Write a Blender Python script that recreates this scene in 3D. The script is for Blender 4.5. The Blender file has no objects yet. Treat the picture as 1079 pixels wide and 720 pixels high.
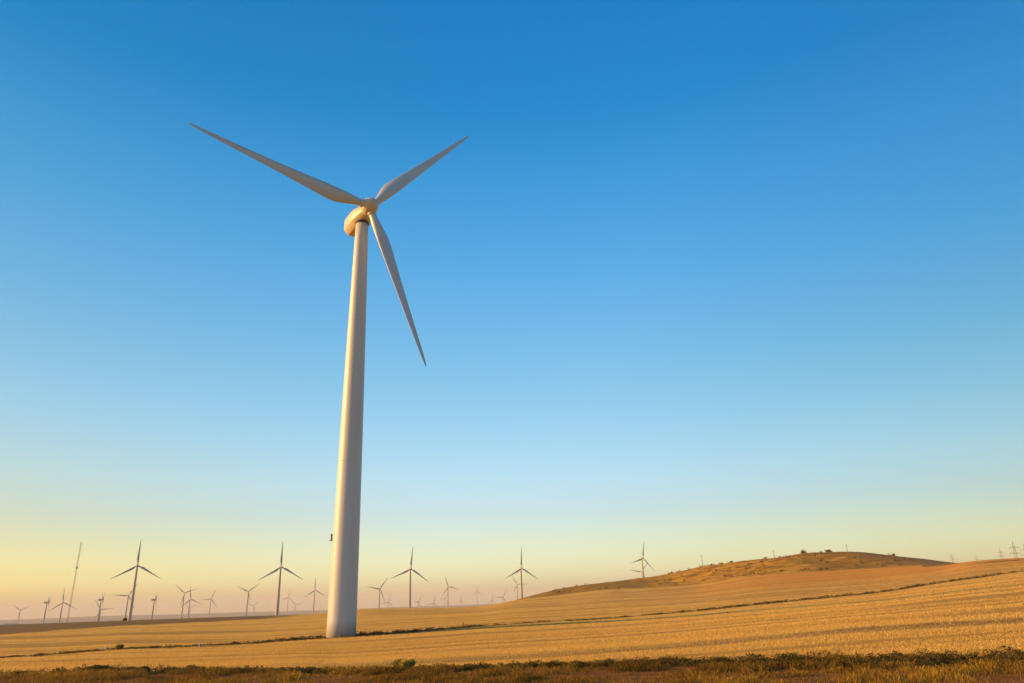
import bpy, bmesh, math, random
import numpy as np
from mathutils import Matrix, Vector, Euler

random.seed(7)
rng = np.random.default_rng(11)
S = bpy.context.scene
COL = S.collection
R = math.radians

# ------------------------------------------------------------------ measured ground profile
# azimuth (deg, clockwise from +Y), then distances / heights of the features the land has along it:
# verge edge, near shadow line (d,z), tower verge (d,z), field crest (d,z), hill crest (d,z), dark strip start
TERR = [
 (-44, 68.02, 76.46, 0, 105.65, -0.55, 330, 0.31, 0, 0, 175.9),
 (-43, 68.02, 75.2, 0, 103.92, -0.47, 330, 0.31, 0, 0, 173.6),
 (-42, 68.02, 74.01, 0, 102.27, -0.4, 330, 0.31, 0, 0, 171.9),
 (-41, 68.02, 72.88, 0, 100.7, -0.34, 330, 0.31, 0, 0, 170.2),
 (-40, 68.02, 71.8, 0, 99.21, -0.27, 330, 0.31, 0, 0, 168.6),
 (-39, 67.69, 70.77, 0, 97.79, -0.22, 330, 0.3, 0, 0, 170),
 (-38, 67.11, 69.8, 0, 96.45, -0.17, 330, 0.31, 0, 0, 173.7),
 (-37, 66.56, 68.87, 0, 95.16, -0.11, 330, 0.32, 0, 0, 177.6),
 (-36, 66.03, 67.98, 0, 94.38, -0.07, 330, 0.34, 0, 0, 183),
 (-35, 65.54, 67.14, 0, 93.65, -0.04, 330, 0.35, 0, 0, 188.4),
 (-34, 65.07, 66.34, 0, 93.2, -0.02, 329.68, 0.37, 0, 0, 194.6),
 (-33, 64.63, 65.58, 0, 93.83, -0.04, 327.98, 0.41, 0, 0, 201.8),
 (-32, 64.22, 64.85, 0, 94.44, -0.06, 326.32, 0.44, 0, 0, 210.1),
 (-31, 63.83, 64.16, 0, 95.03, -0.06, 324.69, 0.48, 0, 0, 216.5),
 (-30, 63.46, 63.51, 0, 95.61, -0.03, 323.1, 0.52, 0, 0, 219.9),
 (-29, 63.06, 62.88, 0, 96.17, 0, 321.53, 0.54, 0, 0, 223.8),
 (-28, 62.08, 62.29, 0, 96.72, 0.04, 320, 0.56, 0, 0, 228.2),
 (-27, 61.02, 61.73, 0, 97.25, 0.02, 318.51, 0.58, 0, 0, 230.9),
 (-26, 60.01, 61.19, 0, 97.78, -0.02, 317.04, 0.6, 0, 0, 232.4),
 (-25, 59.06, 60.69, 0, 98.31, -0.05, 315.6, 0.63, 0, 0, 233.9),
 (-24, 58.15, 60.2, 0, 98.83, -0.09, 314.18, 0.67, 0, 0, 235.4),
 (-23, 57.27, 59.75, 0, 99.36, -0.13, 312.78, 0.7, 0, 0, 236.3),
 (-22, 56.4, 59.32, 0, 99.89, -0.16, 311.41, 0.73, 0, 0, 238.8),
 (-21, 55.58, 58.91, 0, 100.42, -0.19, 310.05, 0.74, 0, 0, 242.8),
 (-20, 54.8, 58.53, 0, 100.97, -0.2, 308.72, 0.69, 0, 0, 249.9),
 (-19, 54.05, 58.17, 0, 101.52, -0.18, 307.39, 0.63, 0, 0, 256.8),
 (-18, 53.34, 57.83, 0, 102.09, -0.15, 306.08, 0.58, 0, 0, 264.2),
 (-17, 52.67, 57.51, 0, 102.66, -0.12, 304.79, 0.68, 0, 0, 274.9),
 (-16, 52.03, 57.22, 0, 103.25, -0.09, 303.51, 0.84, 0, 0, 287.5),
 (-15, 51.41, 56.94, 0, 103.85, -0.06, 302.25, 1.05, 0, 0, 285.8),
 (-14, 51.76, 56.68, -0.1, 104.46, -0.03, 301, 1.35, 0, 0, 301),
 (-13, 50.96, 56.45, -0.08, 104.96, 0.01, 300.62, 1.7, 0, 0, 300.6),
 (-12, 50.35, 56.23, -0.05, 104.95, 0.06, 303.78, 2.11, 0, 0, 303.8),
 (-11, 49.81, 56.03, -0.03, 104.96, 0.1, 306.92, 2.23, 0, 0, 306.9),
 (-10, 49.3, 55.85, -0, 105, 0.15, 310.03, 2.1, 0, 0, 310),
 (-9, 48.83, 55.69, 0.02, 105.07, 0.19, 313.12, 1.97, 0, 0, 313.1),
 (-8, 48.52, 55.54, 0.05, 105.3, 0.25, 316.2, 1.84, 0, 0, 316.2),
 (-7, 48.42, 55.41, 0.07, 105.78, 0.32, 319.26, 1.71, 0, 0, 319.3),
 (-6, 48.35, 55.3, 0.1, 106.29, 0.39, 322.3, 1.61, 0, 0, 322.3),
 (-5, 48.31, 55.21, 0.12, 106.82, 0.46, 325.33, 1.56, 0, 0, 325.3),
 (-4, 48.29, 55.13, 0.14, 107.38, 0.54, 328.35, 1.51, 0, 0, 328.3),
 (-3, 48.28, 55.08, 0.17, 107.9, 0.6, 331.27, 1.52, 0, 0, 331.3),
 (-2, 48.29, 55.03, 0.19, 108.37, 0.64, 334.07, 2.16, 0, 0, 334.1),
 (-1, 48.3, 55.01, 0.21, 108.87, 0.68, 336.87, 3.16, 0, 0, 336.9),
 (0, 48.21, 55, 0.23, 109.4, 0.73, 339.67, 4.02, 384.2, 4.57, 339.7),
 (1, 48.06, 55.01, 0.25, 109.96, 0.77, 342.46, 4.52, 402, 5.86, 342.5),
 (2, 47.93, 55.03, 0.27, 110.56, 0.81, 345.26, 4.99, 419.8, 7.62, 345.3),
 (3, 47.81, 55.08, 0.29, 111.2, 0.85, 348.05, 5.46, 437.6, 9.45, 348.1),
 (4, 47.68, 55.13, 0.32, 111.87, 0.88, 349.29, 5.97, 450.9, 10.48, 349.3),
 (5, 47.53, 55.21, 0.36, 112.58, 0.92, 346.95, 6.47, 453.7, 11.11, 346.9),
 (6, 47.4, 55.3, 0.39, 113.32, 0.95, 344.6, 6.96, 456.5, 11.75, 344.6),
 (7, 47.29, 55.41, 0.43, 114.34, 1, 342.25, 7.27, 459.3, 12.45, 342.2),
 (8, 47.19, 55.54, 0.47, 115.68, 1.07, 339.89, 7.3, 462.1, 13.26, 339.9),
 (9, 47.12, 55.69, 0.5, 117.06, 1.14, 337.52, 7.3, 465, 14.09, 337.5),
 (10, 47.06, 55.85, 0.54, 118.49, 1.22, 335.14, 7.32, 467.8, 14.93, 335.1),
 (11, 47.01, 56.03, 0.58, 119.97, 1.29, 332.74, 7.43, 469.5, 15.83, 332.7),
 (12, 46.96, 56.23, 0.62, 121.51, 1.38, 330.33, 7.58, 467.6, 17.05, 330.3),
 (13, 46.87, 56.45, 0.67, 123.52, 1.49, 329.65, 7.75, 465.7, 18.36, 329.7),
 (14, 46.78, 56.68, 0.72, 125.67, 1.62, 329.24, 8.16, 463.7, 19.52, 329.2),
 (15, 46.72, 56.94, 0.78, 127.89, 1.76, 328.83, 9, 461.8, 20.28, 328.8),
 (16, 46.67, 57.22, 0.83, 130.19, 1.9, 328.42, 9.69, 459.8, 20.97, 328.4),
 (17, 46.63, 57.51, 0.89, 132.56, 2.03, 328, 10.32, 457.8, 21.54, 328),
 (18, 46.61, 57.83, 0.94, 135.02, 2.17, 327.58, 10.83, 455.8, 21.92, 327.6),
 (19, 46.61, 58.17, 1, 137.56, 2.31, 327.15, 10.99, 453.7, 22.29, 327.2),
 (20, 46.62, 58.53, 1.05, 140.2, 2.45, 326.72, 11.11, 451.6, 22.65, 326.7),
 (21, 46.64, 58.91, 1.11, 143.45, 2.6, 326.29, 11.23, 448.8, 22.97, 326.3),
 (22, 46.67, 59.32, 1.17, 146.91, 2.75, 325.84, 11.35, 443, 23.2, 325.8),
 (23, 46.74, 59.75, 1.22, 150.5, 2.92, 325.4, 11.48, 437.2, 23.39, 325.4),
 (24, 46.87, 60.2, 1.26, 154.22, 3.09, 324.94, 11.6, 431.3, 23.13, 324.9),
 (25, 47.01, 60.69, 1.3, 158.09, 3.27, 324.48, 11.72, 420.1, 22.05, 324.5),
 (26, 47.17, 61.19, 1.33, 162.31, 3.51, 324.02, 11.84, 407.3, 20.06, 324),
 (27, 47.34, 61.73, 1.37, 167.25, 3.87, 323.55, 11.92, 394.5, 18.24, 323.5),
 (28, 47.51, 62.29, 1.41, 172.38, 4.27, 323.07, 12, 381.4, 16.79, 323.1),
 (29, 47.71, 62.88, 1.45, 177.72, 4.68, 322.59, 12.07, 368.1, 15.33, 322.6),
 (30, 47.91, 63.51, 1.49, 183.13, 5.11, 322.09, 12.14, 354.6, 13.77, 322.1),
 (31, 48.13, 64.16, 1.53, 188.24, 5.51, 321.59, 12.32, 0, 0, 321.6),
 (32, 48.35, 64.85, 1.58, 193.57, 5.93, 321.07, 12.63, 0, 0, 321.1),
 (33, 48.6, 65.58, 1.62, 199.15, 6.38, 320.55, 12.73, 0, 0, 320.5),
 (34, 48.85, 66.34, 1.66, 204.99, 6.85, 320.01, 12.75, 0, 0, 320),
 (35, 49.12, 67.14, 1.71, 209.52, 7.32, 320, 12.78, 0, 0, 320),
 (36, 49.41, 67.98, 1.76, 214.25, 7.81, 320, 12.81, 0, 0, 320),
 (37, 49.71, 68.87, 1.8, 219.21, 8.33, 320, 12.84, 0, 0, 320),
 (38, 50.02, 69.8, 1.85, 223.35, 8.84, 320, 12.87, 0, 0, 320),
 (39, 50.18, 70.77, 1.89, 226.47, 9.34, 320, 12.89, 0, 0, 320),
 (40, 50.42, 71.8, 1.86, 229.75, 9.68, 320, 12.87, 0, 0, 320),
 (41, 50.67, 72.88, 1.83, 233.2, 9.76, 320, 12.87, 0, 0, 320),
 (42, 50.92, 74.01, 1.79, 236.83, 9.85, 320, 12.87, 0, 0, 320),
 (43, 51.18, 75.2, 1.76, 240.65, 9.95, 320, 12.87, 0, 0, 320),
 (44, 51.45, 76.46, 1.72, 244.67, 10.05, 320, 12.87, 0, 0, 320)]
# hub x, y, z, heading of the rotor (deg), phase of the first blade (deg)
TURB = [
 (-1891.1, 2845.0, 19.2, 148, 36),
 (-1090.8, 1735.7, 28.0, 64, 30),
 (-1124.8, 1845.8, 28.5, 138, 87),
 (-930.4, 1671.9, 29.7, 67, 30),
 (-1216.7, 2183.9, 10.4, 148, 57),
 (-510.9, 988.8, 61.2, 148, 90),
 (-950.0, 1816.6, 40.0, 148, 3),
 (-835.2, 1721.4, 27.0, 70, 30),
 (-946.7, 2112.7, 47.7, 148, 42),
 (-888.6, 2025.2, 29.7, 126, 84),
 (-1684.3, 3844.9, 11.7, 148, 30),
 (-1034.1, 2512.9, 35.5, 148, 114),
 (-736.2, 2032.3, 44.9, 148, 24),
 (-1305.3, 3695.3, 11.4, 148, 15),
 (-324.9, 1012.4, 55.1, 148, 90),
 (-1053.2, 3417.6, 43.0, 138, 102),
 (-1068.9, 3587.9, 9.9, 148, 48),
 (-569.7, 2085.1, 44.5, 148, 90),
 (-337.1, 1810.4, 38.0, 148, 9),
 (-522.9, 3001.6, 9.3, 148, 108),
 (-167.7, 1153.1, 53.6, 158, 96),
 (-404.1, 3019.9, 5.9, 126, 6),
 (-321.8, 2826.4, 0.9, 148, 108),
 (-213.4, 2252.7, 45.9, 148, 72),
 (-369.3, 3725.5, 18.2, 148, 0),
 (-285.6, 3647.8, 7.1, 148, 99),
 (-204.9, 3653.3, 44.0, 158, 90),
 (-61.4, 2779.6, 13.6, 158, 3),
 (-132.7, 3656.6, 5.0, 148, 96),
 (-6.8, 2537.1, 52.3, 170, 60),
 (5.0, 1248.0, 53.2, 158, 93),
 (243.2, 1444.5, 72.8, 148, 105),
 (325.9, 1973.3, 64.4, 182, 9)]

CAM_Z = 4.0
TOWER = (-24.03, 102.2)

# ------------------------------------------------------------------ small helpers
def tag(o, label=None, cat=None, group=None, kind=None):
    if label: o['label'] = label
    if cat: o['category'] = cat
    if group: o['group'] = group
    if kind: o['kind'] = kind
    return o

def empty(name, loc, rz=0.0):
    o = bpy.data.objects.new(name, None)
    o.empty_display_size = 0.5
    o.location = loc
    o.rotation_euler = (0, 0, rz)
    COL.objects.link(o)
    return o

def link_mesh(name, me, mat, parent=None, smooth=True):
    if mat: me.materials.append(mat)
    if smooth: me.shade_smooth()
    o = bpy.data.objects.new(name, me)
    COL.objects.link(o)
    if parent: o.parent = parent
    return o

def arr_mesh(name, V, Fc, attrs=None):
    """V (n,3), Fc (m,k) same k for all faces"""
    me = bpy.data.meshes.new(name)
    V = np.asarray(V, np.float32); Fc = np.asarray(Fc, np.int32)
    m, k = Fc.shape
    me.vertices.add(len(V)); me.vertices.foreach_set('co', V.ravel())
    me.loops.add(m * k); me.loops.foreach_set('vertex_index', Fc.ravel())
    me.polygons.add(m); me.polygons.foreach_set('loop_start', np.arange(0, m * k, k, dtype=np.int32))
    me.update(calc_edges=True)
    for nme, vals in (attrs or {}).items():
        a = me.attributes.new(nme, 'FLOAT', 'POINT')
        a.data.foreach_set('value', np.asarray(vals, np.float32))
    return me

def bm_mesh(name, bm):
    bmesh.ops.recalc_face_normals(bm, faces=bm.faces)
    me = bpy.data.meshes.new(name); bm.to_mesh(me); bm.free()
    return me

def loft(rings, cap=True):
    """rings: list of lists of Vector with equal length -> bmesh"""
    bm = bmesh.new(); prev = None; first = None
    for r in rings:
        vs = [bm.verts.new(p) for p in r]
        if prev:
            n = len(vs)
            for i in range(n):
                bm.faces.new((prev[i], prev[(i + 1) % n], vs[(i + 1) % n], vs[i]))
        else: first = vs
        prev = vs
    if cap:
        bm.faces.new(first); bm.faces.new(prev)
    return bm

def ring(r, z, n=48, cx=0, cy=0):
    return [(cx + r * math.cos(2 * math.pi * i / n), cy + r * math.sin(2 * math.pi * i / n), z) for i in range(n)]

def bar(bm, a, b, r, n=4, r2=None):
    a = Vector(a); b = Vector(b); d = (b - a)
    q = d.to_track_quat('Z', 'Y'); r2 = r if r2 is None else r2
    va = [bm.verts.new(a + q @ Vector((r * math.cos(2*math.pi*(i+.5)/n), r * math.sin(2*math.pi*(i+.5)/n), 0))) for i in range(n)]
    vb = [bm.verts.new(b + q @ Vector((r2 * math.cos(2*math.pi*(i+.5)/n), r2 * math.sin(2*math.pi*(i+.5)/n), 0))) for i in range(n)]
    for i in range(n): bm.faces.new((va[i], va[(i+1) % n], vb[(i+1) % n], vb[i]))
    bm.faces.new(va[::-1]); bm.faces.new(vb)

def box(bm, lo, hi):
    g = bmesh.ops.create_cube(bm, size=1)['verts']
    for v in g:
        v.co = Vector([lo[i] + (v.co[i] + .5) * (hi[i] - lo[i]) for i in range(3)])
    return g

# value noise (vectorised)
_P = rng.random((256, 256))
def vnoise(x, y):
    xi = np.floor(x).astype(int); yi = np.floor(y).astype(int)
    fx = x - xi; fy = y - yi
    fx = fx * fx * (3 - 2 * fx); fy = fy * fy * (3 - 2 * fy)
    a = _P[xi & 255, yi & 255]; b = _P[(xi + 1) & 255, yi & 255]
    c = _P[xi & 255, (yi + 1) & 255]; d = _P[(xi + 1) & 255, (yi + 1) & 255]
    return (a * (1 - fx) + b * fx) * (1 - fy) + (c * (1 - fx) + d * fx) * fy
def fbm(x, y, o=4):
    s = 0; a = .5; t = 0
    for k in range(o):
        s = s + a * vnoise(x * 2 ** k + 17.3 * k, y * 2 ** k + 9.1 * k); t += a; a *= .55
    return s / t
def sstep(a, b, x):
    t = np.clip((x - a) / (b - a), 0, 1); return t * t * (3 - 2 * t)

# ------------------------------------------------------------------ materials
def mat(name):
    m = bpy.data.materials.new(name); m.use_nodes = True
    nt = m.node_tree; b = nt.nodes['Principled BSDF']
    return m, nt, b
def N(nt, t, **kw):
    n = nt.nodes.new(t)
    for k, v in kw.items(): setattr(n, k, v)
    return n
def mixc(nt, fac, a, b, blend='MIX'):
    n = nt.nodes.new('ShaderNodeMix'); n.data_type = 'RGBA'; n.blend_type = blend
    for idx, v in ((0, fac), (6, a), (7, b)):
        if hasattr(v, 'links'): nt.links.new(v, n.inputs[idx])
        else: n.inputs[idx].default_value = v if not isinstance(v, tuple) else (*v, 1)
    return n.outputs[2]
def ramp(nt, src, stops):
    r = nt.nodes.new('ShaderNodeValToRGB'); nt.links.new(src, r.inputs[0])
    e = r.color_ramp.elements
    while len(e) < len(stops): e.new(.5)
    for k, (p, c) in zip(e, stops):
        k.position = p; k.color = (*c, 1) if isinstance(c, tuple) else (c, c, c, 1)
    return r.outputs[0]
def noise(nt, vec, scale, detail=4, rough=.55):
    n = nt.nodes.new('ShaderNodeTexNoise'); n.inputs['Scale'].default_value = scale
    n.inputs['Detail'].default_value = detail; n.inputs['Roughness'].default_value = rough
    if vec is not None: nt.links.new(vec, n.inputs['Vector'])
    return n.outputs[0]
def mapping(nt, vec, scale=(1, 1, 1), rot=(0, 0, 0)):
    m = nt.nodes.new('ShaderNodeMapping'); m.inputs['Scale'].default_value = scale; m.inputs['Rotation'].default_value = rot
    nt.links.new(vec, m.inputs['Vector']); return m.outputs[0]
def attr(nt, name):
    a = nt.nodes.new('ShaderNodeAttribute'); a.attribute_name = name; return a.outputs['Fac']

def paint(name, c, rough=.42, streak=.06, sect=0):
    m, nt, b = mat(name)
    tc = N(nt, 'ShaderNodeTexCoord').outputs['Object']
    v = noise(nt, mapping(nt, tc, (1.6, 1.6, .05)), 1.2, 5)
    v2 = noise(nt, tc, 6, 3)
    c1 = mixc(nt, ramp(nt, v, [(.35, 0.0), (.7, 1.0)]), c, tuple(k * (1 - streak) for k in c))
    if sect:
        sz = N(nt, 'ShaderNodeSeparateXYZ'); nt.links.new(tc, sz.inputs[0])
        st_ = N(nt, 'ShaderNodeMath', operation='GREATER_THAN'); nt.links.new(sz.outputs['Z'], st_.inputs[0]); st_.inputs[1].default_value = sect
        c1 = mixc(nt, st_.outputs[0], c1, mixc(nt, 1.0, c1, (1.03, .985, .90), 'MULTIPLY'))
    c2 = mixc(nt, ramp(nt, v2, [(.55, 0.0), (.75, .35)]), c1, tuple(k * (1 - streak * 2.2) * f for k, f in zip(c, (1, .96, .88))))
    nt.links.new(c2, b.inputs['Base Color']); b.inputs['Roughness'].default_value = rough
    return m
def plain(name, c, rough=.7, metal=0.0, var=.25, sc=8):
    m, nt, b = mat(name)
    tc = N(nt, 'ShaderNodeTexCoord').outputs['Object']
    nt.links.new(mixc(nt, noise(nt, tc, sc), tuple(k * (1 - var) for k in c), tuple(min(1, k * (1 + var)) for k in c)), b.inputs['Base Color'])
    b.inputs['Roughness'].default_value = rough; b.inputs['Metallic'].default_value = metal
    return m
def leafmat(name, stops, transl=.35, rough=.75):
    """colour from the per-leaf 'tint' attribute"""
    m, nt, b = mat(name)
    c = ramp(nt, attr(nt, 'tint'), stops)
    nt.links.new(c, b.inputs['Base Color']); b.inputs['Roughness'].default_value = rough
    b.inputs['Specular IOR Level'].default_value = .15
    t = N(nt, 'ShaderNodeBsdfTranslucent'); nt.links.new(c, t.inputs['Color'])
    mx = N(nt, 'ShaderNodeMixShader'); mx.inputs[0].default_value = transl
    nt.links.new(b.outputs[0], mx.inputs[1]); nt.links.new(t.outputs[0], mx.inputs[2])
    nt.links.new(mx.outputs[0], nt.nodes['Material Output'].inputs['Surface'])
    return m

M_TOWER = paint('tower_paint', (.465, .475, .465), .45, .11, 23.9)
M_BLADE = paint('blade_paint', (.44, .46, .45), .4, .05)
M_NAC = paint('nacelle_paint', (.54, .45, .31), .4, .08)
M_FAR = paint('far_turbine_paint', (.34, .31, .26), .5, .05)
M_DARK = plain('dark_rubber', (.045, .042, .04), .7)
M_STEEL = plain('galvanised_steel', (.22, .215, .21), .6, .3)
M_IRON = plain('dark_pylon_steel', (.11, .10, .09), .6, .2)
M_POST = plain('white_plastic', (.75, .74, .72), .6, 0, .06)
M_WOOD = plain('weathered_wood', (.13, .10, .07), .9, 0, .4)
M_BARK = plain('bark', (.09, .065, .045), .95, 0, .4)
M_SHED = plain('pale_render', (.62, .6, .56), .8, 0, .08)
M_ROOF = plain('grey_sheet_roof', (.34, .33, .32), .6, 0, .15)
STRAW = leafmat('stubble_straw', [(0, (.40, .235, .045)), (.5, (.64, .405, .085)), (1, (.71, .465, .115))])
DRY = leafmat('dry_verge_grass', [(0, (.040, .029, .004)), (.35, (.14, .086, .010)), (.7, (.31, .19, .022)), (1, (.56, .36, .055))])
WEED = leafmat('green_weeds', [(0, (.022, .021, .004)), (.5, (.075, .062, .010)), (1, (.20, .145, .025))])
BUSHG = leafmat('bush_leaves', [(0, (.022, .028, .007)), (.5, (.060, .066, .013)), (1, (.15, .14, .028))])
BROOM = leafmat('broom_leaves', [(0, (.16, .14, .022)), (.5, (.36, .29, .04)), (1, (.55, .42, .08))])
SCRUB = leafmat('hill_scrub_leaves', [(0, (.05, .036, .005)), (.5, (.16, .10, .014)), (1, (.32, .21, .032))])

# ------------------------------------------------------------------ terrain
def pchip(xk, yk, xq):
    xk = np.asarray(xk, float); yk = np.asarray(yk, float)
    h = np.diff(xk); dl = np.diff(yk) / h; n = len(xk); m = np.zeros(n)
    for i in range(1, n - 1):
        if dl[i-1] * dl[i] > 0:
            w1 = 2 * h[i] + h[i-1]; w2 = h[i] + 2 * h[i-1]
            m[i] = (w1 + w2) / (w1 / dl[i-1] + w2 / dl[i])
    m[0] = dl[0]; m[-1] = dl[-1]
    i = np.clip(np.searchsorted(xk, xq) - 1, 0, n - 2)
    t = (xq - xk[i]) / h[i]
    return ((2*t**3 - 3*t**2 + 1) * yk[i] + (t**3 - 2*t**2 + t) * h[i] * m[i]
            + (-2*t**3 + 3*t**2) * yk[i+1] + (t**3 - t**2) * h[i] * m[i+1])

LD = np.linspace(math.log(1.0), math.log(12500.), 1400)
DG = np.exp(LD)
rowsZ = []
for (a, dA, dB, zB, dV, zV, dK, zK, dH, zH, dL) in TERR:
    k = [(0, 2.25), (13, 1.15), (25, .2), (min(40, dB - 8), 0.0), (dB, zB), (dV, zV), (dK, zK)]
    d0, z0 = dK, zK
    if dH: k.append((dH, zH)); d0, z0 = dH, zH
    w = float(sstep(-6, 10, np.array(a)))                     # land stays high to the right, falls away to the left
    k.append((d0 + 190, z0 - 5 - .55 * max(0, z0 - 6)))
    for d, zl, zr in ((900, -6, 8), (1300, -9, 9), (2000, -21, 4), (3000, -40, 0), (4200, -60, -8), (5200, -54, -14), (6400, -26, -12), (7600, -50, -24), (12500, -88, -50)):
        k.append((d, zl * (1 - w) + zr * w))
    rowsZ.append(pchip([p[0] for p in k], [p[1] for p in k], DG))
rowsZ = np.array(rowsZ)
AZT = np.array([r[0] for r in TERR])
AZG = np.arange(-44, 44.001, .25)
ZG = np.array([np.interp(AZG, AZT, rowsZ[:, j]) for j in range(len(DG))]).T      # (az, d)
ker = np.exp(-.5 * (np.arange(-6, 7) / 2.4) ** 2); ker /= ker.sum()
ZP = np.pad(ZG, ((6, 6), (0, 0)), mode='edge')
ZG = sum(ker[i] * ZP[i:i + len(AZG)] for i in range(13))

def tcol(i, az): return np.interp(az, AZT, np.array([r[i] for r in TERR]))
def polar(x, y): return np.degrees(np.arctan2(x, y)), np.hypot(x, y)
def zone_scrub(az, d):
    dK = tcol(6, az); dH = tcol(8, az)
    return np.where((az > -.6) & (az < 29.2), sstep(-6, 4, d - dK), 0) * (d < 800)
def pol(az, d):
    return d * math.sin(R(az)), d * math.cos(R(az))

def ground_z(x, y):
    x = np.asarray(x, float); y = np.asarray(y, float)
    az, d = polar(x, y); azc = np.clip(az, -44, 43.999)
    u = (azc + 44) / .25; i = np.clip(np.floor(u).astype(int), 0, len(AZG) - 2); fu = u - i
    v = (np.log(np.maximum(d, 1.0)) - LD[0]) / (LD[1] - LD[0]); j = np.clip(np.floor(v).astype(int), 0, len(LD) - 2); fv = np.clip(v - j, 0, 1)
    z = (ZG[i, j] * (1 - fv) + ZG[i, j+1] * fv) * (1 - fu) + (ZG[i+1, j] * (1 - fv) + ZG[i+1, j+1] * fv) * fu
    sc = zone_scrub(az, d)
    z = z + sc * ((fbm(x / 38 + 40, y / 38 + 40, 4) - .5) * 2.4 + (np.abs(fbm(x / 20 + 3, y / 20 + 8, 2) - .5)) * -2.4 + .3) * sstep(0, 40, d - tcol(6, az)) * (1 - .8 * sstep(-40, -5, d - tcol(8, az)))
    p0x, p0y = pol(22.6, 438); p1x, p1y = pol(17.2, 352); ex, ey = p1x - p0x, p1y - p0y; e2 = ex * ex + ey * ey
    tt_ = np.clip(((x - p0x) * ex + (y - p0y) * ey) / e2, 0, 1)
    ds_ = np.hypot(x - p0x - tt_ * ex, y - p0y - tt_ * ey)
    z = z + 3.2 * np.exp(-(ds_ / 12) ** 2) * (1 - tt_) ** .6 * sstep(.12, .5, tt_)
    z = z + (fbm(x / 9, y / 9, 3) - .5) * .16 * sstep(20, 45, d) * sstep(900, 300, d)
    z = z + (fbm(x / 900, y / 900, 3) - .5) * 14 * sstep(1200, 4000, d)
    z = z + (fbm(x / 1500 + 5, y / 1500, 4) - .5) * 30 * sstep(4800, 6200, d) 
    return z
def gz(x, y): return float(ground_z(np.array([x]), np.array([y]))[0])
fine = np.arange(-43, 43.001, .14)
coarse = np.concatenate([np.arange(46, 317, 6.0)])
azs = np.concatenate([fine, coarse]); nA = len(azs)
dr = np.concatenate([np.linspace(1.5, 24, 12), np.exp(np.linspace(math.log(26), math.log(620), 300)), np.exp(np.linspace(math.log(640), math.log(12400), 90))])
AA, DD = np.meshgrid(np.radians(azs), dr, indexing='ij')
X = (DD * np.sin(AA)).ravel(); Y = (DD * np.cos(AA)).ravel(); Z = ground_z(X, Y)
nD = len(dr)
ii, jj = np.meshgrid(np.arange(nA), np.arange(nD - 1), indexing='ij')
i2 = (ii + 1) % nA
Fq = np.stack([ii * nD + jj, i2 * nD + jj, i2 * nD + jj + 1, ii * nD + jj + 1], -1).reshape(-1, 4)
Fq = Fq[:, ::-1]
cz = gz(0.01, 0.01)
V = np.stack([X, Y, Z], 1)
az, d = polar(X, Y)
wob = (fbm(X / 5, Y / 5, 3) - .5)
verge = sstep(.8, -.8, d - tcol(1, az) - wob * 3.0)
vl_w = np.interp(az, [-40, -28, -16, -12, -6, 0, 6, 12, 20, 36], [2.2, 2.6, 4.0, 5.0, 4.5, 2.4, 1.8, 2.6, 3.2, 4.2])
dv = d - tcol(4, az)
vline = sstep(1.0, .55, np.abs(dv) / vl_w + wob * .7) * (d < 400) * np.interp(az, [-40, -20, -15, -8, -3, 9, 14, 40], [.6, .7, 1, 1, .55, .4, .9, 1])
scrub = zone_scrub(az, d + wob * 8)
dL = tcol(10, az); dK = tcol(6, az)
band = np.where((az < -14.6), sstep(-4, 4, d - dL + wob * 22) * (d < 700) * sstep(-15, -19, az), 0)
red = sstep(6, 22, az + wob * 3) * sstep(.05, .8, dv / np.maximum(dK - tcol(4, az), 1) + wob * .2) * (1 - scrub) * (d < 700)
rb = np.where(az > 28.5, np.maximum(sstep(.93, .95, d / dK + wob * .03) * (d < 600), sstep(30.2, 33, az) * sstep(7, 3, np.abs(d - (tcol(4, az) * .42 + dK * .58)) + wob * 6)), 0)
lee_shade = sstep(23.6, 25.2, az) * sstep(30, 29, az) * sstep(-62, -30, d - tcol(8, az) + wob * 20) * (d < 700) * (tcol(8, az) > 50)  # hill face turned from the sun, its shade painted into the ground colour
band = np.maximum(np.maximum(band, rb), lee_shade * .9)
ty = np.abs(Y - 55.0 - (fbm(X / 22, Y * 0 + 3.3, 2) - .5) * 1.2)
shadow_streak = sstep(2.5, 1.2, ty + wob * 1.6) * sstep(-22, -9, X) * (d < 200) * (.55 + .8 * (fbm(X / 9 + 4, Y / 2, 3) - .2))  # long cast shadow across the near field, painted as browner ground
far = sstep(500, 900, d)
rut = (1 - sstep(.44, .60, fbm(X / 70 + 3, (Y - .03 * X) / 2.1, 3))) * (d < 360)
gm = arr_mesh('ground', V, Fq, dict(verge=verge, vline=vline, scrub=scrub, band=band, red=red, far=far, rut=1 - rut, shadow_streak=np.clip(shadow_streak, 0, 1), cap=np.maximum(.8 * sstep(19.5, 22.5, az + wob * 2), .85 * sstep(12, 8.5, az + wob * 3)) * (d < 700)))

m, nt, b = mat('farmland')
geo = N(nt, 'ShaderNodeNewGeometry').outputs['Position']
rows = noise(nt, mapping(nt, geo, (.035, .55, .3), (0, 0, R(4))), 1.0, 6, .62)
rows2 = noise(nt, mapping(nt, geo, (.012, .11, .1), (0, 0, R(3))), 1.0, 4, .6)
grain = noise(nt, mapping(nt, geo, (1.4, 5, 1)), 1.0, 5, .7)
patch = noise(nt, geo, .021, 4, .6)
c = mixc(nt, ramp(nt, rows, [(.34, 0.0), (.66, 1.0)]), (.47, .285, .048), (.72, .50, .095))
c = mixc(nt, ramp(nt, rows2, [(.42, 0.0), (.58, .75)]), c, (.70, .47, .095))
c = mixc(nt, ramp(nt, grain, [(.40, .55), (.6, 0.0)]), c, (.29, .165, .034))
c = mixc(nt, ramp(nt, patch, [(.45, 0.0), (.7, .35)]), c, (.48, .30, .055))
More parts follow.
